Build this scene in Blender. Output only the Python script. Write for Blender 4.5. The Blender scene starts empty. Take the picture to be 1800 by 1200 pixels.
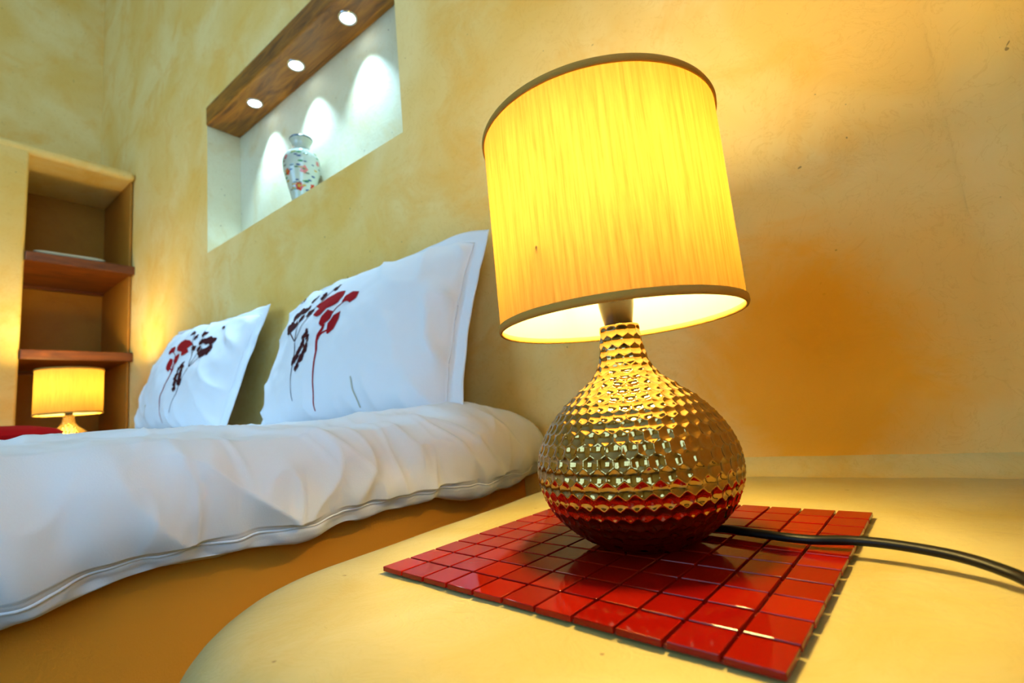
import bpy, bmesh, math, random
import numpy as np
from mathutils import Vector, Matrix, noise

random.seed(4)
sc = bpy.context.scene
col = sc.collection

# ------------------------------------------------------------------ camera, world, daylight, exposure
F_PX = 841.17
YAW, PITCH, ROLL = 0.6248, 0.1428, -0.0942
fwd = Vector((-math.sin(YAW)*math.cos(PITCH), math.cos(YAW)*math.cos(PITCH), math.sin(PITCH)))
right = Vector((math.cos(YAW), math.sin(YAW), 0))
up = right.cross(fwd)
r2 = right*math.cos(ROLL) + up*math.sin(ROLL)
u2 = -right*math.sin(ROLL) + up*math.cos(ROLL)
cam_data = bpy.data.cameras.new('camera')
cam_data.sensor_width = 36.0
cam_data.lens = 36.0*F_PX/1800.0
cam_data.clip_start = 0.01
cam_data.dof.use_dof = True
cam_data.dof.focus_distance = 0.43
cam_data.dof.aperture_fstop = 7.0
cam = bpy.data.objects.new('camera', cam_data)
col.objects.link(cam)
m = Matrix((r2, u2, -fwd)).transposed().to_4x4()
m.translation = (0.1771, -0.3945, 0.1211)
cam.matrix_world = m
sc.camera = cam

world = bpy.data.worlds.new('sky'); sc.world = world
world.use_nodes = True
bg = world.node_tree.nodes['Background']
bg.inputs['Color'].default_value = (0.32, 0.62, 1.0, 1)
bg.inputs['Strength'].default_value = 6.1

sc.view_settings.view_transform = 'Standard'
sc.view_settings.look = 'None'
sc.view_settings.gamma = 1.0
sc.view_settings.use_curve_mapping = False
sc.view_settings.exposure = 0.0
sc.cycles.use_denoising = True
sc.cycles.max_bounces = 6
sc.cycles.diffuse_bounces = 3
sc.cycles.glossy_bounces = 3
sc.cycles.use_adaptive_sampling = True
sc.cycles.adaptive_threshold = 0.05
sc.cycles.sample_clamp_indirect = 6.0
sc.cycles.caustics_reflective = False
sc.cycles.caustics_refractive = False

YW = 0.3676          # plane of the bed-head wall
XR = 0.375           # short return wall beside the nightstand
XE = 1.8             # far right wall of the room
XL = -3.24           # left wall
YF = -3.6            # wall behind the camera
ZF, ZC = -0.52, 3.0  # floor, ceiling

def portal(name, loc, rot, sx, sy):
    ld = bpy.data.lights.new(name, 'AREA'); ld.shape = 'RECTANGLE'; ld.size = sx; ld.size_y = sy
    ld.cycles.is_portal = True
    o = bpy.data.objects.new(name, ld); col.objects.link(o); o.location = loc; o.rotation_euler = rot
    return o
# window openings: (front wall) x range, z range ; (far right wall, added fill) y range, z range
WIN_F = (-2.5, -0.3, 0.25, 2.15)
WIN_FILL = (-2.9, -0.6, 0.5, 2.7)  # unseen window, placed and sized to throw cool light on the duvet side
portal('window_portal', ((WIN_F[0]+WIN_F[1])/2, YF-0.1, (WIN_F[2]+WIN_F[3])/2), (math.radians(90), 0, math.radians(180)), WIN_F[1]-WIN_F[0], WIN_F[3]-WIN_F[2])
portal('window_portal', (XE+0.1, (WIN_FILL[0]+WIN_FILL[1])/2, (WIN_FILL[2]+WIN_FILL[3])/2), (math.radians(90), 0, math.radians(90)), WIN_FILL[1]-WIN_FILL[0], WIN_FILL[3]-WIN_FILL[2])

# ------------------------------------------------------------------ materials
def new_mat(name):
    mt = bpy.data.materials.new(name); mt.use_nodes = True
    nt = mt.node_tree
    return mt, nt, nt.nodes['Principled BSDF']

def nd(nt, typ, **kw):
    n = nt.nodes.new(typ)
    for k, v in kw.items():
        if k in n.inputs: n.inputs[k].default_value = v
        else: setattr(n, k, v)
    return n

def ramp(nt, src, stops):
    r = nt.nodes.new('ShaderNodeValToRGB')
    els = r.color_ramp.elements
    while len(els) < len(stops): els.new(0.5)
    for e, (p, c) in zip(els, stops):
        e.position = p; e.color = (*c, 1) if len(c) == 3 else c
    nt.links.new(src, r.inputs['Fac'])
    return r

def mixc(nt, fac, a, b, blend='MIX'):
    mx = nt.nodes.new('ShaderNodeMix'); mx.data_type = 'RGBA'; mx.blend_type = blend
    for s, v in ((0, fac), (6, a), (7, b)):
        if hasattr(v, 'is_linked') or hasattr(v, 'links'): nt.links.new(v, mx.inputs[s])
        else: mx.inputs[s].default_value = v if s == 0 else (*v, 1)
    return mx.outputs[2]

def plaster(name, base, pale, ochre, scale=1.0, stain_glow=None, rough=0.62, amount=1.0):
    mt, nt, p = new_mat(name)
    co = nd(nt, 'ShaderNodeTexCoord').outputs['Object']
    n1 = nd(nt, 'ShaderNodeTexNoise', Scale=2.2*scale, Detail=3.0, Roughness=0.55, Distortion=0.6)
    n2 = nd(nt, 'ShaderNodeTexNoise', Scale=4.8*scale, Detail=5.0, Roughness=0.68, Distortion=0.8)
    n3 = nd(nt, 'ShaderNodeTexNoise', Scale=90.0, Detail=1.0, Roughness=0.6)
    n4 = nd(nt, 'ShaderNodeTexNoise', Scale=15*scale, Detail=4.0, Roughness=0.65, Distortion=2.0)
    for n in (n1, n2, n3, n4): nt.links.new(co, n.inputs['Vector'])
    a = ramp(nt, n1.outputs['Fac'], [(0.36, pale), (0.62, base)])
    c = mixc(nt, ramp(nt, n2.outputs['Fac'], [(0.50, (0, 0, 0)), (0.78, (0.8*amount,)*3)]).outputs['Color'], a.outputs['Color'], ochre)
    # thin trowel streaks and specks of pigment
    veins = ramp(nt, n4.outputs['Fac'], [(0.485, (0, 0, 0)), (0.5, (0.22*amount,)*3), (0.515, (0, 0, 0))])
    c = mixc(nt, veins.outputs['Color'], c, tuple(x*0.75 for x in ochre))
    specks = ramp(nt, n3.outputs['Fac'], [(0.205, (0.7,)*3), (0.23, (0, 0, 0))])
    c = mixc(nt, specks.outputs['Color'], c, (0.16, 0.075, 0.02))
    if stain_glow:
        (cx, cy, cz), (sx, sy, sz), scol, k = stain_glow
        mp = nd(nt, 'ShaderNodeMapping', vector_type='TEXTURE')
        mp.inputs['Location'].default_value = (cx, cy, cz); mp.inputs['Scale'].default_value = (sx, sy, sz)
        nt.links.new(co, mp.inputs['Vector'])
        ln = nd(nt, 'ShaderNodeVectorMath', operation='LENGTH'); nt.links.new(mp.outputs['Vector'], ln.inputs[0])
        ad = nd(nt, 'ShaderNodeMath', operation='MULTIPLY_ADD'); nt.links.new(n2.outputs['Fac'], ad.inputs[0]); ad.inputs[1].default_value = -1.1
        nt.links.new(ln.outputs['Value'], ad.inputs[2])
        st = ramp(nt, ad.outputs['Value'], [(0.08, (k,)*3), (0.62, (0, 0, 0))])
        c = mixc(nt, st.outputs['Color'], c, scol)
    nt.links.new(c, p.inputs['Base Color'])
    p.inputs['Roughness'].default_value = rough
    p.inputs['Specular IOR Level'].default_value = 0.3
    b = nd(nt, 'ShaderNodeBump', Strength=0.25, Distance=0.004)
    nt.links.new(n4.outputs['Fac'], b.inputs['Height']); nt.links.new(b.outputs['Normal'], p.inputs['Normal'])
    return mt

WALL = plaster('wall_plaster', (0.90, 0.58, 0.145), (0.95, 0.715, 0.29), (0.88, 0.45, 0.045), stain_glow=((0.125, YW, 0.13), (0.14, 0.5, 0.2), (0.97, 0.46, 0.006), 0.85))  # orange patch by the lamp: pigment, deepened to paint in lampshade glow
SHELF_PLASTER = plaster('nightstand_plaster', (0.46, 0.365, 0.12), (0.53, 0.455, 0.22), (0.43, 0.285, 0.042), scale=2.0, rough=0.42, amount=0.7)
ALCOVE_SHADE = plaster('alcove_shade_plaster', (0.40, 0.16, 0.012), (0.44, 0.19, 0.018), (0.34, 0.12, 0.008))  # darker brown than the walls: recess shade put into the plaster colour
NICHE_LIT = plaster('niche_lit_plaster', (0.72, 0.65, 0.42), (0.78, 0.72, 0.5), (0.68, 0.5, 0.2), scale=1.2)  # wall plaster made paler, with the spotlight wash put into its colour

def simple(name, colr, rough=0.5, metal=0.0, spec=0.5, bump=None, **kw):
    mt, nt, p = new_mat(name)
    p.inputs['Base Color'].default_value = (*colr, 1)
    p.inputs['Roughness'].default_value = rough
    p.inputs['Metallic'].default_value = metal
    p.inputs['Specular IOR Level'].default_value = spec
    for k, v in kw.items(): p.inputs[k.replace('_', ' ')].default_value = v
    if bump:
        n = nd(nt, 'ShaderNodeTexNoise', Scale=bump[0], Detail=3.0)
        nt.links.new(nd(nt, 'ShaderNodeTexCoord').outputs['Object'], n.inputs['Vector'])
        b = nd(nt, 'ShaderNodeBump', Strength=bump[1], Distance=0.002)
        nt.links.new(n.outputs['Fac'], b.inputs['Height']); nt.links.new(b.outputs['Normal'], p.inputs['Normal'])
    return mt

def wood(name, dark, light, axis_scale, rough=0.35):
    mt, nt, p = new_mat(name)
    mp = nd(nt, 'ShaderNodeMapping'); mp.inputs['Scale'].default_value = axis_scale
    nt.links.new(nd(nt, 'ShaderNodeTexCoord').outputs['Object'], mp.inputs['Vector'])
    n = nd(nt, 'ShaderNodeTexNoise', Scale=4.0, Detail=7.0, Roughness=0.62, Distortion=1.3)
    nt.links.new(mp.outputs['Vector'], n.inputs['Vector'])
    r = ramp(nt, n.outputs['Fac'], [(0.3, dark), (0.52, tuple((a+b)/2 for a, b in zip(dark, light))), (0.72, light)])
    nt.links.new(r.outputs['Color'], p.inputs['Base Color'])
    p.inputs['Roughness'].default_value = rough
    b = nd(nt, 'ShaderNodeBump', Strength=0.3, Distance=0.003)
    nt.links.new(n.outputs['Fac'], b.inputs['Height']); nt.links.new(b.outputs['Normal'], p.inputs['Normal'])
    return mt

def emit(name, colr, strength):
    mt = bpy.data.materials.new(name); mt.use_nodes = True; nt = mt.node_tree
    nt.nodes.remove(nt.nodes['Principled BSDF'])
    e = nd(nt, 'ShaderNodeEmission'); e.inputs['Color'].default_value = (*colr, 1); e.inputs['Strength'].default_value = strength
    nt.links.new(e.outputs[0], nt.nodes['Material Output'].inputs['Surface'])
    return mt

BEAM_WOOD = wood('beam_wood', (0.06, 0.014, 0.001), (0.50, 0.19, 0.010), (0.9, 7, 7), 0.45)
SHELF_WOOD = wood('shelf_wood', (0.05, 0.011, 0.003), (0.24, 0.065, 0.012), (5, 1.0, 6), 0.4)
FLOOR_WOOD = wood('floor_wood', (0.05, 0.02, 0.008), (0.2, 0.09, 0.03), (1, 6, 1), 0.4)
WHITE_PAINT = simple('white_paint', (0.7, 0.7, 0.68), 0.5)
LINEN = simple('white_linen', (0.80, 0.81, 0.84), 0.85, spec=0.15, bump=(700, 0.08), Sheen_Weight=0.15)
SKIRT = simple('tan_cloth', (0.63, 0.245, 0.02), 0.9, spec=0.1, bump=(500, 0.15))
RED_CLOTH = simple('red_cloth', (0.42, 0.003, 0.003), 0.9, spec=0.1, bump=(300, 0.2))
PRINT_RED = simple('print_red', (0.36, 0.008, 0.012), 0.8, spec=0.1)
PRINT_DARK = simple('print_maroon', (0.055, 0.008, 0.010), 0.8, spec=0.1)
PRINT_STEM = simple('print_grey_stem', (0.16, 0.16, 0.20), 0.8, spec=0.1)
PRINT_PALE = simple('print_pale_stem', (0.50, 0.47, 0.36), 0.8, spec=0.1)
BLACK_RUBBER = simple('black_cable', (0.004, 0.004, 0.004), 0.4, spec=0.2)
BAKELITE = simple('brown_holder', (0.018, 0.009, 0.003), 0.22)
TOWEL = simple('cream_towel', (0.72, 0.66, 0.46), 0.95, spec=0.1, bump=(200, 0.3))
CHROME = simple('chrome', (0.75, 0.75, 0.75), 0.15, 1.0)
LED = emit('spot_lens', (0.80, 0.92, 1.0), 14.0)
PORCELAIN = simple('porcelain', (0.50, 0.55, 0.46), 0.08, Coat_Weight=0.4)
GOLD = simple('copper_glaze', (0.37, 0.225, 0.075), 0.04, 1.0)
RED_GLASS = simple('red_glass', (0.21, 0.0035, 0.001), 0.05, spec=0.2)
RED_GLASS_B = simple('red_glass_deep', (0.20, 0.003, 0.0015), 0.07, spec=0.2)
RED_GLASS_C = simple('red_glass_bright', (0.27, 0.006, 0.0015), 0.05, spec=0.2)
JOINT = simple('joint_film', (0.22, 0.012, 0.004), 0.35)
BULB = emit('bulb_glow', (1.0, 0.72, 0.22), 275.0)
RIM = simple('shade_trim', (0.46, 0.25, 0.05), 0.85, spec=0.1, bump=(900, 0.3))

def shade_material():
    mt = bpy.data.materials.new('shade_silk'); mt.use_nodes = True; nt = mt.node_tree
    nt.nodes.remove(nt.nodes['Principled BSDF'])
    mp = nd(nt, 'ShaderNodeMapping'); mp.inputs['Scale'].default_value = (1, 1, 0.035)
    nt.links.new(nd(nt, 'ShaderNodeTexCoord').outputs['Object'], mp.inputs['Vector'])
    n = nd(nt, 'ShaderNodeTexNoise', Scale=420.0, Detail=5.0, Roughness=0.7)
    nt.links.new(mp.outputs['Vector'], n.inputs['Vector'])
    tr = ramp(nt, n.outputs['Fac'], [(0.28, (0.060, 0.028, 0.0035)), (0.5, (0.086, 0.0455, 0.008)), (0.72, (0.106, 0.061, 0.013))])
    df = ramp(nt, n.outputs['Fac'], [(0.25, (0.52, 0.33, 0.10)), (0.75, (0.70, 0.50, 0.18))])
    t = nd(nt, 'ShaderNodeBsdfTranslucent'); nt.links.new(tr.outputs['Color'], t.inputs['Color'])
    lining = mixc(nt, nd(nt, 'ShaderNodeNewGeometry').outputs['Backfacing'], df.outputs['Color'], (0.82, 0.78, 0.62))
    f = nd(nt, 'ShaderNodeBsdfDiffuse'); nt.links.new(lining, f.inputs['Color'])
    mx = nd(nt, 'ShaderNodeMixShader'); mx.inputs[0].default_value = 0.30
    nt.links.new(t.outputs[0], mx.inputs[1]); nt.links.new(f.outputs[0], mx.inputs[2])
    nt.links.new(mx.outputs[0], nt.nodes['Material Output'].inputs['Surface'])
    return mt
SILK = shade_material()

# ------------------------------------------------------------------ mesh helpers
def link(name, me, mat, parent=None, smooth=False, loc=None):
    o = bpy.data.objects.new(name, me); col.objects.link(o)
    if mat is not None and not me.materials: me.materials.append(mat)
    if smooth: me.polygons.foreach_set('use_smooth', [True]*len(me.polygons))
    if parent is not None: o.parent = parent
    if loc is not None: o.location = loc
    return o

def mesh(name, V, Fc):
    me = bpy.data.meshes.new(name)
    me.from_pydata([tuple(map(float, v)) for v in V], [], [tuple(map(int, f)) for f in Fc])
    me.update()
    return me

def obj(name, V, Fc, mat, parent=None, smooth=False, loc=None):
    return link(name, mesh(name, V, Fc), mat, parent, smooth, loc)

def box_bm(bm, x0, x1, y0, y1, z0, z1, bev=0.0, seg=2):
    r = bmesh.ops.create_cube(bm, size=1.0)
    vs = r['verts']
    for v in vs:
        v.co = Vector((x0+(v.co.x+.5)*(x1-x0), y0+(v.co.y+.5)*(y1-y0), z0+(v.co.z+.5)*(z1-z0)))
    if bev > 0:
        es = list({e for v in vs for e in v.link_edges})
        bmesh.ops.bevel(bm, geom=es, offset=bev, segments=seg, profile=0.5, affect='EDGES')

def boxes(name, lst, mat, parent=None, bev=0.0, seg=2, smooth=False):
    bm = bmesh.new()
    for b in lst: box_bm(bm, *b, bev=bev, seg=seg)
    me = bpy.data.meshes.new(name); bm.to_mesh(me); bm.free()
    return link(name, me, mat, parent, smooth)

def grid_faces(nu, nv, wrap_u=False, off=0):
    Fc = []
    nu_ = nu if wrap_u else nu-1
    for i in range(nu_):
        for j in range(nv-1):
            a = i*nv+j; b = ((i+1) % nu)*nv+j
            Fc.append((off+a, off+b, off+b+1, off+a+1))
    return Fc

def lathe(name, prof, mat, parent=None, seg=48, smooth=True, cap=True):
    V = []; n = len(prof)
    for i in range(seg):
        a = 2*math.pi*i/seg
        for r, z in prof: V.append((r*math.cos(a), r*math.sin(a), z))
    Fc = grid_faces(seg, n, True)
    if cap:
        Fc.append([i*n for i in range(seg)][::-1]); Fc.append([i*n+n-1 for i in range(seg)])
    return obj(name, V, Fc, mat, parent, smooth)

def tube(name, pts, rad, mat, parent=None, seg=10, flat=1.0):
    pts = [Vector(p) for p in pts]; V = []; n = len(pts)
    for i, p in enumerate(pts):
        t = (pts[min(i+1, n-1)]-pts[max(i-1, 0)]).normalized()
        s = t.cross(Vector((0, 0, 1)))
        s = s.normalized() if s.length > 1e-6 else Vector((1, 0, 0))
        q = s.cross(t)
        for k in range(seg):
            a = 2*math.pi*k/seg
            V.append(p + s*math.cos(a)*rad + q*math.sin(a)*rad*flat)
    Fc = []
    for i in range(n-1):
        for k in range(seg):
            Fc.append((i*seg+k, i*seg+(k+1) % seg, (i+1)*seg+(k+1) % seg, (i+1)*seg+k))
    Fc.append(tuple(range(seg))[::-1]); Fc.append(tuple((n-1)*seg+k for k in range(seg)))
    return obj(name, V, Fc, mat, parent, True)

def smooth_path(pts, n=12):
    pts = [Vector(p) for p in pts]; out = []
    for i in range(len(pts)-1):
        p0, p1, p2, p3 = pts[max(i-1, 0)], pts[i], pts[i+1], pts[min(i+2, len(pts)-1)]
        for k in range(n):
            t = k/n
            out.append(0.5*((2*p1)+(p2-p0)*t+(2*p0-5*p1+4*p2-p3)*t*t+(3*p1-p0-3*p2+p3)*t**3))
    out.append(pts[-1])
    return out

def hermite(zk, r, zz):
    zk, r, zz = map(np.asarray, (zk, r, zz))
    mm = np.gradient(r, zk); i = np.clip(np.searchsorted(zk, zz)-1, 0, len(zk)-2)
    h = zk[i+1]-zk[i]; s = (zz-zk[i])/h
    return (2*s**3-3*s**2+1)*r[i]+(s**3-2*s**2+s)*h*mm[i]+(-2*s**3+3*s**2)*r[i+1]+(s**3-s**2)*h*mm[i+1]

def thing(name, label, cat, loc=(0, 0, 0), group=None):
    o = bpy.data.objects.new(name, None); col.objects.link(o); o.location = loc
    o.empty_display_size = 0.05
    return tag(o, label, cat, group)

def tag(o, label, cat, group=None):
    o['label'] = label; o['category'] = cat
    if group: o['group'] = group
    return o

def struct(o, label):
    o['kind'] = 'structure'; o['label'] = label
    return o

# ------------------------------------------------------------------ the room
NXL, NXR, NZB, NZT, NDEP = -1.7697, -0.6448, 0.8276, 1.3544, 0.125
BEAM_TOP = 1.434
# bed-head wall with the niche recess as one plaster surface
xs = [XL-0.1, NXL, NXR, XR+0.1]; zs = [ZF-0.1, NZB, BEAM_TOP, ZC+0.1]
V, Fc = [], []
def quad(a, b, c, d):
    i = len(V); V.extend((a, b, c, d)); Fc.append((i, i+1, i+2, i+3))
for i in range(3):
    for j in range(3):
        if i == 1 and j == 1: continue
        quad((xs[i], YW, zs[j]), (xs[i+1], YW, zs[j]), (xs[i+1], YW, zs[j+1]), (xs[i], YW, zs[j+1]))
# outer back so the wall has thickness
yb = YW+0.3
quad((xs[3], yb, zs[0]), (xs[0], yb, zs[0]), (xs[0], yb, zs[3]), (xs[3], yb, zs[3]))
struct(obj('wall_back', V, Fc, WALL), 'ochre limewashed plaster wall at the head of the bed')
V, Fc = [], []
YN = YW+NDEP
quad((NXL, YN, NZB), (NXR, YN, NZB), (NXR, YN, BEAM_TOP), (NXL, YN, BEAM_TOP))
quad((NXL, YW, NZB), (NXR, YW, NZB), (NXR, YN, NZB), (NXL, YN, NZB))
quad((NXL, YW, NZB), (NXL, YN, NZB), (NXL, YN, BEAM_TOP), (NXL, YW, BEAM_TOP))
quad((NXR, YN, NZB), (NXR, YW, NZB), (NXR, YW, BEAM_TOP), (NXR, YN, BEAM_TOP))
quad((NXL, YN, BEAM_TOP), (NXR, YN, BEAM_TOP), (NXR, YW, BEAM_TOP), (NXL, YW, BEAM_TOP))
struct(obj('wall_niche', V, Fc, NICHE_LIT), 'plastered display niche recessed above the bed, paled by painted light')

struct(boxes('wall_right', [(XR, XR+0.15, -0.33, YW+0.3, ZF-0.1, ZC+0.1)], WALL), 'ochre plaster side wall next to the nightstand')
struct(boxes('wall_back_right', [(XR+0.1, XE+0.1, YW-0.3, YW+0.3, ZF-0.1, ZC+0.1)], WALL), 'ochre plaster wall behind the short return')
# left wall and front wall with window openings
def wall_with_hole(name, axis, pos, th, a0, a1, hole, label, hole2=None):
    h0, h1, z0, z1 = hole
    if hole2:
        g0, g1, q0, q1 = hole2
        rects = [(a0, h0, ZF-.1, ZC+.1), (h1, g0, ZF-.1, ZC+.1), (g1, a1, ZF-.1, ZC+.1)]
        for a, b, c, d in (hole, hole2): rects += [(a, b, ZF-.1, c), (a, b, d, ZC+.1)]
    else: rects = [(a0, h0, ZF-.1, ZC+.1), (h1, a1, ZF-.1, ZC+.1), (h0, h1, ZF-.1, z0), (h0, h1, z1, ZC+.1)]
    if axis == 'y': L = [(r[0], r[1], pos-th, pos, r[2], r[3]) for r in rects]
    else: L = [(pos-th, pos, r[0], r[1], r[2], r[3]) for r in rects]
    struct(boxes(name, L, WALL), label)
wall_with_hole('wall_front', 'y', YF, 0.25, XL, XE, WIN_F, 'ochre plaster wall with a wide window')
struct(boxes('wall_left', [(XL-.25, XL, YF-0.25, YW+0.1, ZF-.1, ZC+.1)], WALL), 'olive ochre plaster wall behind the shelf unit')
wall_with_hole('wall_far_right', 'x', XE+.25, 0.25, YF-0.25, YW+0.1, WIN_FILL, 'ochre plaster wall with a tall window added for cool fill')
def window(name, axis, pos, hole):
    h0, h1, z0, z1 = hole; w = 0.05; mid = (h0+h1)/2
    L = [(h0, h1, z0, z0+w), (h0, h1, z1-w, z1), (h0, h0+w, z0+w, z1-w), (h1-w, h1, z0+w, z1-w), (mid-w/2, mid+w/2, z0+w, z1-w), (h0+w, mid-w/2, (z0+z1)/2-.015, (z0+z1)/2+.015), (mid+w/2, h1-w, (z0+z1)/2-.015, (z0+z1)/2+.015)]
    if axis == 'y': L = [(a, b, pos-0.05, pos-0.01, c, d) for a, b, c, d in L]
    else: L = [(pos-0.05, pos-0.01, a, b, c, d) for a, b, c, d in L]
    struct(boxes(name, L, WHITE_PAINT), 'white framed casement window')
window('window_1', 'y', YF, WIN_F)
window('fill_window', 'x', XE+.25, WIN_FILL)  # unseen frame round the added fill opening
struct(boxes('floor', [(XL-.2, XE+.2, YF-.2, YW+.3, ZF-.1, ZF)], FLOOR_WOOD), 'dark wooden floor')
struct(boxes('ceiling', [(XL-.2, XE+.2, YF-.2, YW+.3, ZC, ZC+.1)], WHITE_PAINT), 'white ceiling')

# ------------------------------------------------------------------ wooden lintel with three spotlights
beam = thing('lintel_beam', 'dark varnished wooden beam spanning the top of the lit wall niche', 'beam', ((NXL+NXR)/2, YW, NZT))
bl = (NXR-NXL)/2
bm = bmesh.new(); box_bm(bm, -bl+.001, bl-.001, -0.006, NDEP-0.012, 0, BEAM_TOP-NZT, bev=0.006, seg=2)
me = bpy.data.meshes.new('plank'); bm.to_mesh(me); bm.free()
link('plank', me, BEAM_WOOD, beam)
boxes('back_batten', [(-bl+.001, bl-.001, NDEP-0.012, NDEP-0.001, 0.004, BEAM_TOP-NZT-.001)], BEAM_WOOD, beam)
spot_labels = ['white recessed spotlight in the wooden beam, nearest the shelf unit', 'white recessed spotlight in the wooden beam, the middle one', 'white recessed spotlight in the wooden beam, nearest the table lamp shade']
for sx, lb in zip((-1.502, -1.212, -0.918), spot_labels):
    s = thing('recessed_spotlight', lb, 'spotlight', (sx, YW+0.058, NZT), 'spotlights in the niche beam')
    lathe('ring', [(0.021, 0.001), (0.0215, -0.002), (0.024, -0.004), (0.0275, -0.003), (0.029, 0.001)], CHROME, s, 40, cap=False)
    lathe('lens', [(0.0005, -0.0026), (0.012, -0.0024), (0.0212, -0.0015)], LED, s, 32, cap=False)
    ld = bpy.data.lights.new('spot_beam', 'SPOT'); ld.energy = 24.0; ld.color = (0.42, 0.72, 1.0)
    ld.spot_size = math.radians(78); ld.spot_blend = 0.85; ld.shadow_soft_size = 0.008
    lo = bpy.data.objects.new('spot_beam', ld); col.objects.link(lo); lo.parent = s; lo.location = (0, 0, -0.006)

# ------------------------------------------------------------------ vase in the niche
vase = thing('porcelain_vase', 'white porcelain vase painted with red and pink flowers standing in the niche', 'vase', (-1.205, YW+0.063, NZB))
vz = [0, .012, .05, .10, .145, .175, .192, .205, .218, .232, .243, .248]
vr = [.030, .030, .037, .049, .0575, .056, .047, .034, .0275, .029, .0345, .0365]
zz = np.linspace(0, .248, 64); rr = hermite(vz, vr, zz)
lathe('body', list(zip(rr, zz))+[(.033, .246), (.026, .225), (.0255, .20)], PORCELAIN, vase, 56, cap=False)
bt = lathe('rim_band', [(.0345, .2435), (.0368, .2475), (.0362, .2498), (.0335, .2475)], simple('rim_blue', (.02, .05, .08), .2), vase, 48, cap=False)
PAINT = {'red': simple('paint_red', (.55, .04, .01), .2), 'pink': simple('paint_pink', (.62, .19, .17), .2), 'green': simple('paint_green', (.05, .22, .06), .2), 'blue': simple('paint_blue', (.04, .07, .2), .2), 'gold': simple('paint_gold', (.5, .3, .05), .2), 'grey': simple('paint_grey', (.16, .19, .15), .2)}
rv = random.Random(3)
def painted(name, th, z, rad, key, kind):
    V = []; Fc = []; n = 14
    def pt(dx, dz, lift=.0006):
        zq = min(max(z+dz, .004), .24); r = float(hermite(vz, vr, [zq])[0])+lift
        a = th+dx/r
        return (r*math.cos(a), r*math.sin(a), zq)
    V.append(pt(0, 0)); rings = 3
    for k in range(1, rings+1):
        for i in range(n):
            a = 2*math.pi*i/n
            q = rad*k/rings*(1+.22*math.cos(5*a) if kind == 'flower' else 1)
            V.append(pt(q*math.cos(a)*(1 if kind == 'flower' else 1.5), q*math.sin(a)*(1 if kind == 'flower' else .55)))
    for i in range(n): Fc.append((0, 1+i, 1+(i+1) % n))
    for k in range(rings-1):
        for i in range(n): Fc.append((1+k*n+i, 1+(k+1)*n+i, 1+(k+1)*n+(i+1) % n, 1+k*n+(i+1) % n))
    return obj(name, V, Fc, PAINT[key], vase, True)
view = math.atan2(-0.3945-(YW+.06), 0.1771+1.2)     # side of the vase turned to the bed
for dth, z, rad, key in ((-.25, .066, .0135, 'red'), (-.95, .115, .010, 'red'), (.1, .118, .012, 'pink'), (-.95, .165, .009, 'pink'), (.95, .15, .008, 'pink'), (.8, .07, .009, 'red'), (1.9, .11, .013, 'pink'), (-2.2, .1, .013, 'red'), (3.1, .12, .013, 'pink')):
    painted('painted_flower', view+dth, z, rad, key, 'flower')
for dth, z, rad in ((-.25, .0665, .005),): painted('flower_centre', view+dth, z+.0005, rad, 'gold', 'flower').scale = (1.012, 1.012, 1)
for i in range(58):
    painted('painted_leaf', view+rv.uniform(-3.14, 3.14) if i > 36 else view+rv.uniform(-1.25, 1.25), rv.uniform(.04, .185), rv.uniform(.003, .006), rv.choice(['green', 'green', 'grey', 'gold', 'blue', 'green']), 'leaf')

# ------------------------------------------------------------------ plaster shelf unit against the left wall
UX = -2.6
unit = thing('shelf_unit', 'built-in plaster shelf unit with two dark wooden shelves in the far corner', 'shelf unit', (UX, 0, ZF))
def rounded_boxes(name, L, mat, parent, off, bev, seg=4):
    bm = bmesh.new()
    for b in L: box_bm(bm, b[0]-off[0], b[1]-off[0], b[2]-off[1], b[3]-off[1], b[4]-off[2], b[5]-off[2], bev=bev, seg=seg)
    me = bpy.data.meshes.new(name); bm.to_mesh(me); bm.free()
    return link(name, me, mat, parent, True)
def shade_auto(o, deg=40):
    for p in o.data.polygons: p.use_smooth = True
    o.data.set_sharp_from_angle(angle=math.radians(deg))
U0 = (UX, 0, ZF)
shade_auto(rounded_boxes('pier', [(XL+.001, UX, -1.1, -0.012, ZF+.001, 1.452)], WALL, unit, U0, 0.012))
shade_auto(rounded_boxes('lintel', [(XL+.001, UX+.004, -1.115, YW-.002, 1.43, 1.478)], WALL, unit, U0, 0.022, 5))
shade_auto(rounded_boxes('back_panel', [(XL+.001, -3.05, -0.02, YW-.002, ZF+.001, 1.44)], ALCOVE_SHADE, unit, U0, 0.003))
rounded_boxes('shade_panel', [(-3.06, UX-.03, YW-.014, YW-.003, ZF+.001, 1.44)], ALCOVE_SHADE, unit, U0, 0.004)  # thin brown sheet over the wall, added so the recess side looks shaded
for z in (.985, .56):
    bm = bmesh.new(); box_bm(bm, -.42, .012, -.012, YW-.0005, z-.042-ZF, z-ZF, bev=.004)
    me = bpy.data.meshes.new('shelf'); bm.to_mesh(me); bm.free(); link('shelf', me, SHELF_WOOD, unit)
    boxes('shelf_batten', [(-.44, -.42, -.012, YW-.003, z-.055-ZF, z-.02-ZF)], SHELF_WOOD, unit)

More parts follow.
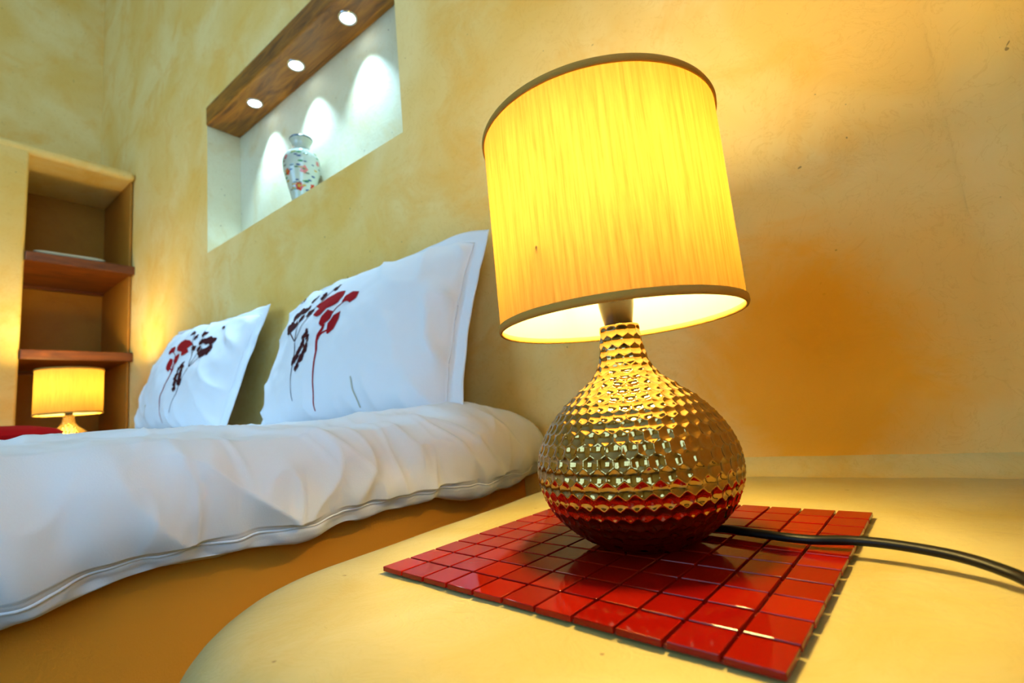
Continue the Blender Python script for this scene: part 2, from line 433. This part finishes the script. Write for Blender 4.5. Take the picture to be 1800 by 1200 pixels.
def soft_slab(name, sx, sy, h, mat, wav, seed, parent=None, nx=36, ny=36, fold=0):
    """a closed rounded cloth slab resting on z = 0, centred on x, y"""
    V, Fc = [], []
    for side in (1, 0):
        for i in range(nx):
            for j in range(ny):
                u = -1+2*i/(nx-1); v = -1+2*j/(ny-1)
                e = max(0, (1-abs(u)**5)*(1-abs(v)**5))**.45
                x = u*sx/2*(1+.02*math.sin(v*5+seed)); y = v*sy/2*(1+.03*math.sin(u*4+seed))
                w = noise.noise(Vector((x*9+seed, y*9, seed)))*wav
                z = h*.5+e*h*.5+w*e if side else h*.5*(1-e)
                V.append((x, y, max(z, 0)))
        o = 0 if side else nx*ny
        for f in grid_faces(nx, ny, False, o): Fc.append(f if side else f[::-1])
    return obj(name, V, Fc, mat, parent, True)
tw = soft_slab('folded_towel', .2, .25, .03, TOWEL, .008, 2.0)
tw.location = (-2.72, .14, .985); tag(tw, 'cream folded towel lying on the upper wooden shelf', 'towel')

# ------------------------------------------------------------------ bed
BX0, BX1, BY0 = -2.06, -0.372, -1.72
bed = thing('bed', 'wide bed base wrapped in tan cloth under the white duvet', 'bed', ((BX0+BX1)/2, -.68, ZF))
V, Fc = [], []
ny_, nz_ = 140, 26
for i in range(ny_):
    y = BY0+(YW-.004-BY0)*i/(ny_-1)
    for j in range(nz_):
        t = j/(nz_-1); z = ZF+.012+(.045-ZF-.012)*t
        fold = .012*noise.noise(Vector((y*6, z*1.2, 3)))+.003*math.sin(y*22+z*9+2*noise.noise(Vector((y*3, 0, 9))))*(1-t*.6)
        V.append((BX1+fold-(BX0+BX1)/2, y+.68, z-ZF))
Fc += grid_faces(ny_, nz_)
n0 = len(V)
for i in range(ny_):
    y = BY0+(YW-.004-BY0)*i/(ny_-1)
    for j in (0, nz_-1): V.append((BX1-.02-(BX0+BX1)/2, y+.68, V[i*nz_+j][2]))
for i in range(ny_-1):
    Fc.append((n0+2*i, n0+2*i+1, n0+2*i+3, n0+2*i+2))
    Fc.append((i*nz_+nz_-1, (i+1)*nz_+nz_-1, n0+2*i+3, n0+2*i+1))
obj('bed_skirt', V, Fc, SKIRT, bed, True)
boxes('divan_base', [(BX0-(BX0+BX1)/2, BX1-.022-(BX0+BX1)/2, BY0+.68, YW-.004+.68, .0, .50)], SKIRT, bed, bev=.01)
boxes('mattress', [(BX0+.02-(BX0+BX1)/2, BX1-.06-(BX0+BX1)/2, BY0+.70, YW-.01+.68, .505, .575)], LINEN, bed, bev=.02, seg=3)

# duvet: one closed puffy sheet, cross-section swept along the bed
cs = np.array([(-.46, .062), (-.40, .035), (-.352, -.002), (-.337, .000), (-.325, .014), (-.313, .045), (-.320, .085), (-.350, .118), (-.41, .138), (-.52, .145), (-.8, .146), (-1.2, .147), (-1.65, .147), (-1.95, .142), (-2.05, .122), (-2.085, .10), (-2.08, .07), (-2.05, .062)])
sl = np.concatenate([[0], np.cumsum(np.hypot(*np.diff(cs, axis=0).T))])
fine = np.concatenate([np.linspace(0, sl[2], 10)[:-1], np.linspace(sl[2], sl[7], 90)[:-1], np.linspace(sl[7], sl[10], 60)[:-1], np.linspace(sl[10], sl[-1], 60)])
CX, CZ = hermite(sl, cs[:, 0], fine), hermite(sl, cs[:, 1], fine)
TX, TZ = np.gradient(CX, fine), np.gradient(CZ, fine); ln = np.hypot(TX, TZ); NX, NZ = TZ/ln, -TX/ln
ysamp = np.concatenate([np.linspace(.362, .30, 22)[:-1], np.linspace(.30, -.42, 250)[:-1], np.linspace(-.42, -1.75, 90)])
S_HEM = sl[3]
def fbm(*p):
    return noise.fractal(Vector(p), 1.0, 2.0, 4)
def ridge(*p):
    return max(0.0, 1-abs(noise.noise(Vector(p)))*2.6)**2
SEAM = S_HEM+.022
def duvet_point(k, y):
    s = fine[k]; x, z = CX[k], CZ[k]
    hd = max(0, (y-.16)/.2); fac = 1-.12*hd*hd
    top = z
    a = max(0, s-S_HEM)                       # distance from the hem
    near = math.exp(-a/.05); mid = math.exp(-((a-.09)/.08)**2)
    d = (.012 if s < sl[8] else .006)*fbm(y*5.0, s*3.0, 1.7)*(1 if s > S_HEM-.02 else .3)
    yy = y+.35*a                                # gathers slant away from the hem
    d += .013*near*noise.noise(Vector((yy*34, s*4, 5)))*min(1, a/.012)
    d += .008*mid*ridge(yy*13+noise.noise(Vector((y*5, s*9, 2)))*.9, s*2.5, 8.1)
    d += .008*ridge(yy*7+s*5, s*4-y*2, 4.4)*(1 if s > S_HEM+.03 else 0)
    d += .005*math.exp(-((a-.07)/.06)**2)*noise.noise(Vector((yy*27+2*s, s*7, 6.6)))+.0025*ridge(yy*22-s*9, s*9, 1.1)*(1 if s > S_HEM+.03 else 0)
    d -= .0013*math.exp(-((s-SEAM)/.0028)**2)
    if s < SEAM: d += .004*noise.noise(Vector((y*14, 3, 1)))
    if s > sl[7]: d -= .016*(1-min(1, max(0, y/.18)))*min(1, (s-sl[7])/.05)
    d = d if s > sl[1] else d*.2
    sag = .011*noise.noise(Vector((y*4.2+.6, 7.7, 0)))+.006*noise.noise(Vector((y*13, 2.2, 0)))
    z2 = z+NZ[k]*d+sag*near
    if z2 > .04: z2 = .04+(z2-.04)*fac
    # hollows where the pillows press down
    if x < -.36 and s > sl[7]:
        w = 1/(1+math.exp(-(y-.10)/.018))*(1/(1+math.exp((x+.50)/.03)))
        if z2 > .115: z2 -= (z2-.102)*w
    xo = x+NX[k]*d
    if y > .3: xo -= .06*((y-.3)/.06)**2*(1 if s < sl[11] and s > sl[1] else 0)*.15
    return (xo, y, z2)
V = [duvet_point(k, y) for y in ysamp for k in range(len(fine))]
nk = len(fine)
Fc = grid_faces(len(ysamp), nk)
Fc.append(tuple(range(nk))); Fc.append(tuple((len(ysamp)-1)*nk+k for k in range(nk))[::-1])
# underside closing strip
for i in range(len(ysamp)-1): Fc.append((i*nk, i*nk+nk-1, (i+1)*nk+nk-1, (i+1)*nk)[::-1])
duvet = thing('duvet', 'puffy white duvet spread over the bed with a stitched hem', 'duvet', (-1.2, -.68, .1))
me = mesh('duvet_cover', [(v[0]+1.2, v[1]+.68, v[2]-.1) for v in V], Fc)
link('duvet_cover', me, LINEN, duvet, True)
ks = int(np.argmin(abs(fine-SEAM)))
pts = []
for y in ysamp[::2]:
    p = duvet_point(ks, y); pts.append((p[0]+1.2+NX[ks]*.0002, p[1]+.68, p[2]-.1))
tube('hem_seam', pts, .0016, LINEN, duvet, 6)

# red throw on the far side of the bed
th = soft_slab('folded_throw', .42, .70, .066, RED_CLOTH, .014, 5.0, nx=60, ny=60)
th.location = (-1.62, -.452, .140); th.rotation_euler = (0, 0, .06)
tag(th, 'red folded throw lying on the white duvet beside the far lamp', 'throw')

# ------------------------------------------------------------------ pillows
PW, PH = .70, .44
PRINT = {
    'red': [[(-.0856,.0812),(-.0536,.0976),(-.0167,.1039),(.0194,.0969),(.0208,.0825),(.0095,.0664),(-.0182,.0611),(-.0444,.0585)],[(.0261,.0636),(.0311,.0796),(.0511,.0869),(.072,.0817),(.0712,.0658),(.0569,.0558),(.0458,.0616)],[(-.0025,-.0039),(-.0043,.019),(.0089,.0363),(.0319,.0411),(.0325,.0223),(.0204,.0025),(.0029,-.0064)],[(-.0791,.0549),(-.0681,.0647),(-.0476,.0705),(-.0268,.0602),(-.0409,.0452),(-.0546,.044)],[(-.0357,.0231),(-.0335,.0404),(-.0191,.0552),(.0036,.0465),(-.0008,.0298),(-.0177,.0191),(-.0246,.0148)]],
    'redstem': [[(.0363,.0641),(.0158,.0555),(.0029,.0437),(-.0075,.0255)],[(-.0177,.0191),(-.019,.0079),(-.0292,-.0041),(-.0285,-.0237),(-.0233,-.0409),(-.0177,-.0779),(-.0182,-.107),(-.0188,-.1369),(-.02,-.1563),(-.0196,-.1677)],[(.0005,.0038),(-.0206,-.003),(-.0275,-.0156)]],
    'darkstem': [[(-.1335,-.002),(-.1239,-.0246),(-.1201,-.0424),(-.1169,-.0623),(-.1133,-.0868),(-.1078,-.1129),(-.0995,-.1403)],[(-.1358,.0015),(-.1622,.0233),(-.1888,.0499)],[(-.1336,.001),(-.1395,.0236),(-.1426,.0432),(-.1448,.0666)],[(-.1326,.0023),(-.1234,.0196),(-.1142,.0389),(-.0997,.054),(-.0942,.072),(-.0774,.0839),(-.0622,.1074),(-.0515,.1267)],[(-.205,.14),(-.205,.1355),(-.205,.14)],[(-.1395,.109),(-.1217,.1142),(-.1151,.1236)]],
    'grey': [[(.1057,-.1099),(.1114,-.1299),(.1201,-.1511),(.1249,-.1705)]],
    'leaf': [[(-.205,.037),(-.205,.0576)],[(-.205,.0617),(-.1743,.0505)],[(-.1958,.0406),(-.1508,.0471)],[(-.205,.0763),(-.1926,.0834)],[(-.205,.0868),(-.1682,.0876)],[(-.1899,.0878),(-.1404,.0858)],[(-.148,.0593),(-.1264,.063)],[(-.1537,.0865),(-.1202,.0864)],[(-.1111,.0619),(-.089,.0721)],[(-.205,.14),(-.205,.1283)],[(-.1399,.1148),(-.1092,.1156)],[(-.0863,.1061),(-.0682,.1113)],[(-.0521,.125),(-.0347,.1279)],[(-.205,.0556),(-.205,.0703)],[(-.1733,.0454),(-.1561,.0534)],[(-.1194,-.0564),(-.1121,-.0355)],[(-.1096,-.0527),(-.0998,-.0323)],[(-.0962,-.0738),(-.089,-.0563)],[(-.0925,-.0611),(-.0795,-.0417)],[(-.1044,-.0342),(-.0977,-.0157)],[(-.0841,-.0491),(-.0753,-.0287)],[(-.0913,-.0227),(-.0885,-.0032)],[(-.0738,-.0372),(-.0706,-.0155)],[(-.0928,-.0052),(-.0858,.0108)],[(-.0851,.0048),(-.0784,.018)],[(-.0768,-.0057),(-.0657,.0021)]],
}
def p_thick(u, v, t0=.085):
    a, b = PW/2-.035, PH/2-.03
    g = max(0, 1-(abs(u)/a)**2.4)*max(0, 1-(abs(v)/b)**2.4)
    return t0*g**.5+.002
def p_front(u, v, seed, lift=0.0, droop=1.0):
    """pillow surface in pillow space: x across, y out of the front (negative), z up"""
    um, vm = abs(u)/(PW/2), abs(v)/(PH/2)
    t = p_thick(u, v)+lift
    inner = min(1, p_thick(u, v)/.03)
    w = .010*fbm(u*5+seed, v*5, 1)*inner
    edge = max(um, vm)
    w += .012*ridge(u*9+v*5+seed, v*7, 2.2)*inner*min(1, max(0, (edge-.35)*2))
    if edge > .86: w += .004*noise.noise(Vector((u*16+seed, v*16, 4)))
    x = u*(1-.05*(1-vm**2)*um**3); z = v*(1-.07*(1-um**2)*vm**3)
    cornr = (um*vm)**4
    if v > 0 and um > .6: z -= .034*((um-.6)/.4)**2*vm*droop
    return (x, -(t+w)-.018*cornr*noise.noise(Vector((seed, u*3, v*3))), z)
def make_pillow(name, label, loc, lean, rz, seed, mir):
    r = thing(name, label, 'pillow', loc, 'printed white pillows against the wall')
    r.rotation_euler = (-lean, rz, 0)
    dr = 1.0 if mir > 0 else .3
    nu, nv = 110, 76
    V, Fc = [], []
    for side in (0, 1):
        for i in range(nu):
            for j in range(nv):
                u = PW*(i/(nu-1)-.5); v = PH*(j/(nv-1)-.5)
                x, y, z = p_front(u, v, seed, 0, dr)
                if side: y = .55*p_thick(u, v)-.002 + (y+p_thick(u, v))*.9
                V.append((x, y, z))
        o = side*nu*nv
        for f in grid_faces(nu, nv, False, o): Fc.append(f if side else f[::-1])
    n = nu*nv
    for i in range(nu-1):
        for j in (0, nv-1):
            f = (i*nv+j, (i+1)*nv+j, n+(i+1)*nv+j, n+i*nv+j); Fc.append(f if j == 0 else f[::-1])
    for j in range(nv-1):
        for i in (0, nu-1):
            f = (i*nv+j, i*nv+j+1, n+i*nv+j+1, n+i*nv+j); Fc.append(f[::-1] if i == 0 else f)
    for f in (): pass
    bm = bmesh.new(); me0 = mesh('tmp', V, Fc); bm.from_mesh(me0); bmesh.ops.recalc_face_normals(bm, faces=bm.faces)
    me = bpy.data.meshes.new('pillowcase'); bm.to_mesh(me); bm.free(); bpy.data.meshes.remove(me0)
    link('pillowcase', me, LINEN, r, True)
    # stitched line where the flange starts
    a, b = PW/2-.036, PH/2-.031
    loop = []
    for t in np.linspace(0, 1, 161):
        q = t*4
        if q < 1: uv = (-a+2*a*q, -b)
        elif q < 2: uv = (a, -b+2*b*(q-1))
        elif q < 3: uv = (a-2*a*(q-2), b)
        else: uv = (-a, b-2*b*(q-3))
        x, y, z = p_front(uv[0], uv[1], seed, 0, dr); loop.append((x, y-.0002, z))
    tube('flange_stitch', loop, .0011, LINEN, r, 5)
    # printed flowers: thin ink shapes following the cloth
    def place(u, v): return p_front(mir*u, v, seed, .0012, dr)
    def polygon(pl):
        c = np.mean(pl, axis=0); V = [place(*c)]; k = len(pl); Fc = []
        rings = 4; dense = []
        for i in range(k):
            for q in range(4):
                dense.append(np.array(pl[i])*(1-q/4)+np.array(pl[(i+1) % k])*(q/4))
        n = len(dense)
        for g in range(1, rings+1):
            for p in dense: V.append(place(*(c+(p-c)*g/rings)))
        for i in range(n): Fc.append((0, 1+i, 1+(i+1) % n))
        for g in range(rings-1):
            for i in range(n): Fc.append((1+g*n+i, 1+(g+1)*n+i, 1+(g+1)*n+(i+1) % n, 1+g*n+(i+1) % n))
        return V, Fc
    def stroke(pl, w0, w1):
        P = [Vector((p[0], p[1], 0)) for p in pl]; P = smooth_path(P, 8); n = len(P); V = []; Fc = []
        for i, p in enumerate(P):
            t = (P[min(i+1, n-1)]-P[max(i-1, 0)])
            t = t.normalized() if t.length > 1e-9 else Vector((0, 1, 0))
            s = Vector((-t.y, t.x, 0)); w = (w0+(w1-w0)*i/(n-1))/2
            V.append(place(p.x+s.x*w, p.y+s.y*w)); V.append(place(p.x-s.x*w, p.y-s.y*w))
        for i in range(n-1): Fc.append((2*i, 2*i+1, 2*i+3, 2*i+2))
        return V, Fc
    def leaf(p, q, k=.62):
        p, q = np.array(p), np.array(q); c = (p+q)/2; h = (q-p)/2; L = np.hypot(*h)
        if L > .022: h = h*.022/L
        s = np.array((-h[1], h[0]))*k
        pl = [tuple(c+h*math.cos(a)*1.3+s*math.sin(a)*(1+.35*math.sin(3*a+p[0]*90))) for a in np.linspace(0, 2*math.pi, 11)[:-1]]
        return polygon(pl)
    def join(name, parts, mat):
        V, Fc = [], []
        for v, f in parts:
            o = len(V); V += v; Fc += [tuple(i+o for i in g) for g in f]
        return obj(name, V, Fc, mat, r, True)
    for pl in PRINT['red']: join('printed_petal', [polygon(pl)], PRINT_RED)
    join('printed_red_stem', [stroke(PRINT['redstem'][0], .002, .003), stroke(PRINT['redstem'][1][:5], .009, .006), stroke(PRINT['redstem'][1][4:], .005, .0022), stroke(PRINT['redstem'][2], .004, .006)], PRINT_RED)
    for p in PRINT['darkstem'][1:]+[PRINT['darkstem'][0][:4]]: join('printed_dark_stem', [stroke(p, .003, .0022)], PRINT_DARK)
    join('printed_grey_stem', [stroke(PRINT['darkstem'][0][3:], .0028, .002)], PRINT_STEM)
    join('printed_pale_stem', [stroke(PRINT['grey'][0], .004, .003)], PRINT_PALE)
    rl = random.Random(7)
    for p, q in PRINT['leaf']:
        join('printed_leaf', [leaf(p, q)], PRINT_DARK)
        for k in (-1, 1):
            dx, dy = (q[0]-p[0]), (q[1]-p[1]); ll = max(math.hypot(dx, dy), .008); nx_, ny2 = -dy/ll*.007*k, dx/ll*.007*k
            f = rl.uniform(.2, .9); cxx, cyy = p[0]+dx*f+nx_, p[1]+dy*f+ny2; e = rl.uniform(.0035, .006)
            join('printed_leaf', [leaf((cxx-dx/ll*e, cyy-dy/ll*e), (cxx+dx/ll*e*1.2, cyy+dy/ll*e*.8), .7)], PRINT_DARK)
    return r
make_pillow('pillow', 'large white pillow with flanged edge and dark red flower print, behind the near lamp', (-.715, .262, .295), .33, 0.0, 1.3, 1)
make_pillow('pillow', 'white pillow with mirrored red flower print leaning on the wall near the shelf unit', (-1.58, .262, .322), .33, .05, 6.1, -1)

# ------------------------------------------------------------------ nightstands
def nightstand(name, label, x0, x1, y0, y1, ztop, zbot, rc, rb, mirror=False):
    """plaster block with a rounded free corner and a bullnose edge; the wall side is at x1 and y1"""
    rings = []
    prof = []
    K = 10
    for k in range(K+1):
        a = math.pi/2*k/K
        prof.append((rb*(1-math.sin(a)), -rb*(1-math.cos(a))))     # inset, drop
    prof += [(0.0, -(ztop-zbot)*.5), (0.0, -(ztop-zbot))]
    def outline(o):
        P = []
        R = max(rc-o, .004)
        xa, ya = x0+o, y0+o
        for t in np.linspace(0, 1, 14)[:-1]: P.append((x1, y1+(ya-y1)*t))
        for t in np.linspace(0, 1, 30)[:-1]: P.append((x1+(xa+R-x1)*t, ya))
        for t in np.linspace(0, math.pi/2, 30)[:-1]: P.append((xa+R-R*math.sin(t), ya+R-R*math.cos(t)))
        for t in np.linspace(0, 1, 30)[:-1]: P.append((xa, ya+R+(y1-ya-R)*t))
        for t in np.linspace(0, 1, 20)[:-1]: P.append((xa+(x1-xa)*t, y1))
        return P
    V, Fc = [], []
    inset = [.12, .08, .05] 
    allr = [(rb+i, .0) for i in (.16, .08, .03)]+prof
    n = None
    for ins, dz in allr:
        P = outline(ins); n = len(P)
        for p in P: V.append((p[0], p[1], ztop+dz+.0012*noise.noise(Vector((p[0]*14, p[1]*14, dz*10)))))
    for g in range(len(allr)-1):
        for i in range(n):
            Fc.append((g*n+i, g*n+(i+1) % n, (g+1)*n+(i+1) % n, (g+1)*n+i))
    Fc.append(tuple(range(n))); Fc.append(tuple((len(allr)-1)*n+i for i in range(n))[::-1])
    bm = bmesh.new(); me0 = mesh('tmp', V, Fc); bm.from_mesh(me0); bmesh.ops.recalc_face_normals(bm, faces=bm.faces)
    if mirror:
        bmesh.ops.scale(bm, vec=(-1, 1, 1), verts=bm.verts); bmesh.ops.reverse_faces(bm, faces=bm.faces)
    me = bpy.data.meshes.new('block'); bm.to_mesh(me); bm.free(); bpy.data.meshes.remove(me0)
    r = thing(name, label, 'nightstand')
    o = link('block', me, SHELF_PLASTER, r); shade_auto(o, 50)
    return r
ns = nightstand('nightstand', 'rounded cream plaster nightstand built against the wall beside the bed', -.272, XR-.001, -.300, YW-.001, 0.0, ZF+.001, .17, .05)
nightstand('nightstand', 'cream plaster nightstand on the far side of the bed under the small glowing lamp', 2.13, 2.598, -.30, YW-.001, .085, ZF+.001, .12, .04, True)

# plaster cove where the near nightstand meets the walls, and rounded wall corner
V, Fc = [], []
R = .032; path = []
RC = .07
for t in np.linspace(0, 1, 24): path.append(((-.225)+(XR-RC+.225)*t, YW, (0, -1)))
for t in np.linspace(0, math.pi/2, 12)[1:]: path.append((XR-RC+RC*math.sin(t), YW-RC+RC*math.cos(t), (-math.sin(t), -math.cos(t))))
for t in np.linspace(0, 1, 16)[1:]: path.append((XR, YW-RC+(-.27-YW+RC)*t, (-1, 0)))
nc = 9
for x, y, (dx, dy) in path:
    for k in range(nc):
        a = math.pi/2*k/(nc-1)
        o = R*(1-math.sin(a))-.001; z = R*(1-math.cos(a))-.0006+.001*noise.noise(Vector((x*20, y*20, k)))
        V.append((x+dx*o, y+dy*o, z))
Fc += grid_faces(len(path), nc)
o = obj('plaster_cove', V, Fc, plaster('cove_plaster', (0.66, 0.49, 0.14), (0.72, 0.58, 0.24), (0.64, 0.40, 0.055), scale=2.0), ns, True)
V, Fc = [], []
hz = [0.0, .5, 1.2, 2.0, ZC]
for t in np.linspace(0, math.pi/2, 16):
    for z in hz: V.append((XR-RC+RC*math.sin(t), YW-RC+RC*math.cos(t)-.0005, z))
Fc = [f[::-1] for f in grid_faces(16, len(hz))]
struct(obj('trim_1', V, Fc, WALL, None, True), 'rounded plaster corner between the two walls')

# ------------------------------------------------------------------ red glass mosaic mat
TH = -.1052
mat_ = thing('mosaic_mat', 'square mat of red glass mosaic tiles under the near table lamp', 'mosaic mat', (0, 0, .0008)); mat_.rotation_euler = (0, 0, TH)
N, PITCH_T, TS = 11, .299/11, .0252
bm = bmesh.new(); box_bm(bm, -TS/2, TS/2, -TS/2, TS/2, 0.0008, .0045, bev=.0005, seg=2)
tm = [bpy.data.meshes.new('tile') for _ in range(3)]
for q, mm_ in zip(tm, (RED_GLASS, RED_GLASS_B, RED_GLASS_C)):
    bm.to_mesh(q); q.materials.append(mm_)
bm.free()
rt = random.Random(11)
for i in range(N):
    for j in range(N):
        o = link('tile', rt.choice((tm[0], tm[0], tm[1], tm[2])), None, mat_)
        o.location = ((i-5)*PITCH_T+rt.uniform(-.0002, .0002), (j-5)*PITCH_T+rt.uniform(-.0002, .0002), rt.uniform(0, .00015))
        o.rotation_euler = (rt.uniform(-.004, .004), rt.uniform(-.004, .004), rt.uniform(-.008, .008))
# net of joint film between the tiles
L = []
h = 5*PITCH_T+TS/2-.002; g = .0016
for k in range(N-1):
    c = (k-4.5)*PITCH_T
    L.append((c-g, c+g, -h, h, 0.0, .0018))
    L.append((-h, h, c-g, c+g, 0.0, .0016))
boxes('joint_net', L, JOINT, mat_)['kind'] = 'stuff'

# ------------------------------------------------------------------ table lamp
def lamp(label, loc):
    r = thing('table_lamp', label, 'table lamp', loc, 'matching bedside lamps')
    z0 = .0
    zk = np.array([0, .0075, .0205, .0405, .0655, .0905, .1105, .1255, .1355, .1455, .1555, .1675, .179])
    rk = np.array([.0354, .049, .0652, .0781, .0817, .0735, .0584, .0405, .0285, .0222, .0192, .0175, .0168])
    # arc-length sampling of the profile
    zd = np.linspace(0, .179, 1500); rd = hermite(zk, rk, zd)
    sd = np.concatenate([[0], np.cumsum(np.hypot(np.diff(zd), np.diff(rd)))])
    NS, NT = 280, 580
    s = np.linspace(0, sd[-1], NS); z = np.interp(s, sd, zd); rr = np.interp(s, sd, rd)
    tz, tr = np.gradient(z, s), np.gradient(rr, s)
    th_ = np.linspace(0, 2*np.pi, NT, endpoint=False)
    D2 = np.full((NS, NT), 1e9)
    steps = (12, 17, 24, 33, 44)
    sk = .003; k = 0; cnt = 44
    while sk < sd[-1]-.001:
        rk_ = np.interp(sk, sd, rd); want = 2*np.pi*rk_/.0108
        if (want < .70*cnt or want > 1.27*cnt) and (k > 6): cnt = min(steps, key=lambda c: abs(math.log(c/want)))
        dth = (th_[None, :]/(2*np.pi)*cnt+(k % 2)*.5) % 1.0
        dth = np.minimum(dth, 1-dth)*2*np.pi/cnt
        near = abs(s-sk) < .02
        d2 = (rr[near, None]*dth)**2+((s[near]-sk)[:, None])**2
        D2[near] = np.minimum(D2[near], d2)
        sk += .0090 if rk_ > .03 else .0084
        k += 1
    Dm = .0062**2
    disp = np.minimum(D2, Dm)*50.0
    disp -= .0009
    fade = np.clip((sd[-1]-s)/.004, 0, 1)*np.clip(s/.012, 0, 1)
    disp *= fade[:, None]
    nr, nz = tz, -tr
    Rm = rr[:, None]+nr[:, None]*disp; Zm = z[:, None]+nz[:, None]*disp
    X = Rm*np.cos(th_); Y = Rm*np.sin(th_)
    co = np.stack([X, Y, np.maximum(Zm, 0)], -1).reshape(-1, 3)
    nV = NS*NT+2
    me = bpy.data.meshes.new('dimpled_base')
    I = np.arange(NS-1)[:, None]*NT; J = np.arange(NT)[None, :]; J1 = (J+1) % NT
    quads = np.stack([I+J, I+J1, I+NT+J1, I+NT+J], -1).reshape(-1, 4)
    me.vertices.add(nV); co = np.vstack([co, [[0, 0, 0], [0, 0, .179]]]); me.vertices.foreach_set('co', co.ravel())
    b = NS*NT
    tr0 = np.stack([np.full(NT, b), (np.arange(NT)+1) % NT, np.arange(NT)], -1)
    tr1 = np.stack([np.full(NT, b+1), (NS-1)*NT+np.arange(NT), (NS-1)*NT+(np.arange(NT)+1) % NT], -1)
    loops = np.concatenate([quads.ravel(), tr0.ravel(), tr1.ravel()])
    starts = np.concatenate([np.arange(len(quads))*4, len(quads)*4+np.arange(2*NT)*3])
    tot = np.concatenate([np.full(len(quads), 4), np.full(2*NT, 3)])
    me.loops.add(len(loops)); me.loops.foreach_set('vertex_index', loops)
    me.polygons.add(len(starts)); me.polygons.foreach_set('loop_start', starts)
    me.update(calc_edges=True); me.validate()
    link('dimpled_base', me, GOLD, r, True)['label'] = 'mirror-bright copper base covered in hexagonal dimples'
    # lampholder
    lathe('lampholder', [(.0005, .1785), (.0118, .1785), (.0122, .181), (.0150, .197), (.0165, .213), (.0160, .220), (.0130, .224), (.0005, .224)], BAKELITE, r, 40, cap=False)
    # bulb
    lathe('bulb', [(.0005, .224), (.015, .225), (.020, .238), (.0225, .262), (.0245, .285), (.0265, .308), (.025, .325), (.017, .338), (.008, .344), (.0005, .345)], BULB, r, 14, cap=False)
    # shade
    SB, ST, RS = .182, .357, .1026
    V, Fc = [], []
    ns_, nz_s = 120, 14
    for i in range(ns_):
        a = 2*math.pi*i/ns_
        for j in range(nz_s): V.append((RS*math.cos(a), RS*math.sin(a), SB+(ST-SB)*j/(nz_s-1)))
    sh = obj('lamp_shade', V, grid_faces(ns_, nz_s, True), SILK, r, True); sh['label'] = 'yellow slubbed silk drum shade'
    for z, nm in ((SB, 'bottom_trim'), (ST, 'top_trim')):
        P = []; h_ = .0021
        sgn = 1 if z == SB else -1
        prof = [(RS+.0004, z+sgn*.0052), (RS+.0017, z+sgn*.0046), (RS+.0019, z+sgn*.001), (RS+.0009, z-sgn*.0012), (RS-.0009, z-sgn*.0012), (RS-.0018, z+sgn*.0008), (RS-.0016, z+sgn*.0030), (RS-.0004, z+sgn*.0034)]
        V = []; n = len(prof)
        for i in range(120):
            a = 2*math.pi*i/120
            for q, w in prof: V.append((q*math.cos(a), q*math.sin(a), w))
        F2 = []
        for i in range(120):
            for j in range(n):
                F2.append((i*n+j, ((i+1) % 120)*n+j, ((i+1) % 120)*n+(j+1) % n, i*n+(j+1) % n))
        t = obj(nm, V, F2, RIM, sh, True); bmn = bmesh.new(); bmn.from_mesh(t.data); bmesh.ops.recalc_face_normals(bmn, faces=bmn.faces); bmn.to_mesh(t.data); bmn.free()
    a = math.radians(118)
    V = [((RS-.0006)*math.cos(a+q), (RS-.0006)*math.sin(a+q), w) for w in (SB+.001, ST-.001) for q in (-.03, .03)]
    obj('shade_seam', V, [(0, 1, 3, 2)], SILK, sh)
    # shade carrier ring and three spokes
    ring = [(.0172*math.cos(q), .0172*math.sin(q), .226) for q in np.linspace(0, 2*math.pi, 25)]
    tube('carrier_ring', ring, .0012, CHROME, r, 6)
    for q in (.4, .4+2.094, .4+4.189):
        tube('spoke', [(.0172*math.cos(q), .0172*math.sin(q), .226), (RS*.5*math.cos(q), RS*.5*math.sin(q), .228), ((RS-.001)*math.cos(q), (RS-.001)*math.sin(q), .232)], .0011, CHROME, r, 6)
    return r
lp = lamp('large lit table lamp with dimpled copper base standing on the red mosaic mat', (.0122, -.0055, .0058))
# the power cord leaves the base and runs over the mat towards the front
CO = lp.location
cord = [(.030, .030, .0085), (.062, .030, .0105), (.091, .022, .0105), (.125, .0135, .0108), (.1525, .0145, .0120), (.177, .0085, .0125), (.203, -.0035, .0120), (.220, -.0185, .0105), (.229, -.034, .0090), (.240, -.075, .0062), (.243, -.14, .0050), (.238, -.22, .0050), (.232, -.27, .0038), (.229, -.296, -.012), (.228, -.309, -.045), (.228, -.312, -.15), (.228, -.312, -.40)]
tube('power_cord', [Vector(p)-CO for p in smooth_path(cord, 10)], .0040, BLACK_RUBBER, lp, 12, .8)

def copy_tree(o, parent=None):
    c = o.copy(); col.objects.link(c); c.parent = parent
    for ch in list(o.children):
        if ch.name.startswith('power_cord'): continue
        copy_tree(ch, c)
    return c
l2 = copy_tree(lp)
l2.location = (-2.345, .098, .086)
l2['label'] = 'small glowing table lamp on the far nightstand in front of the shelf unit'
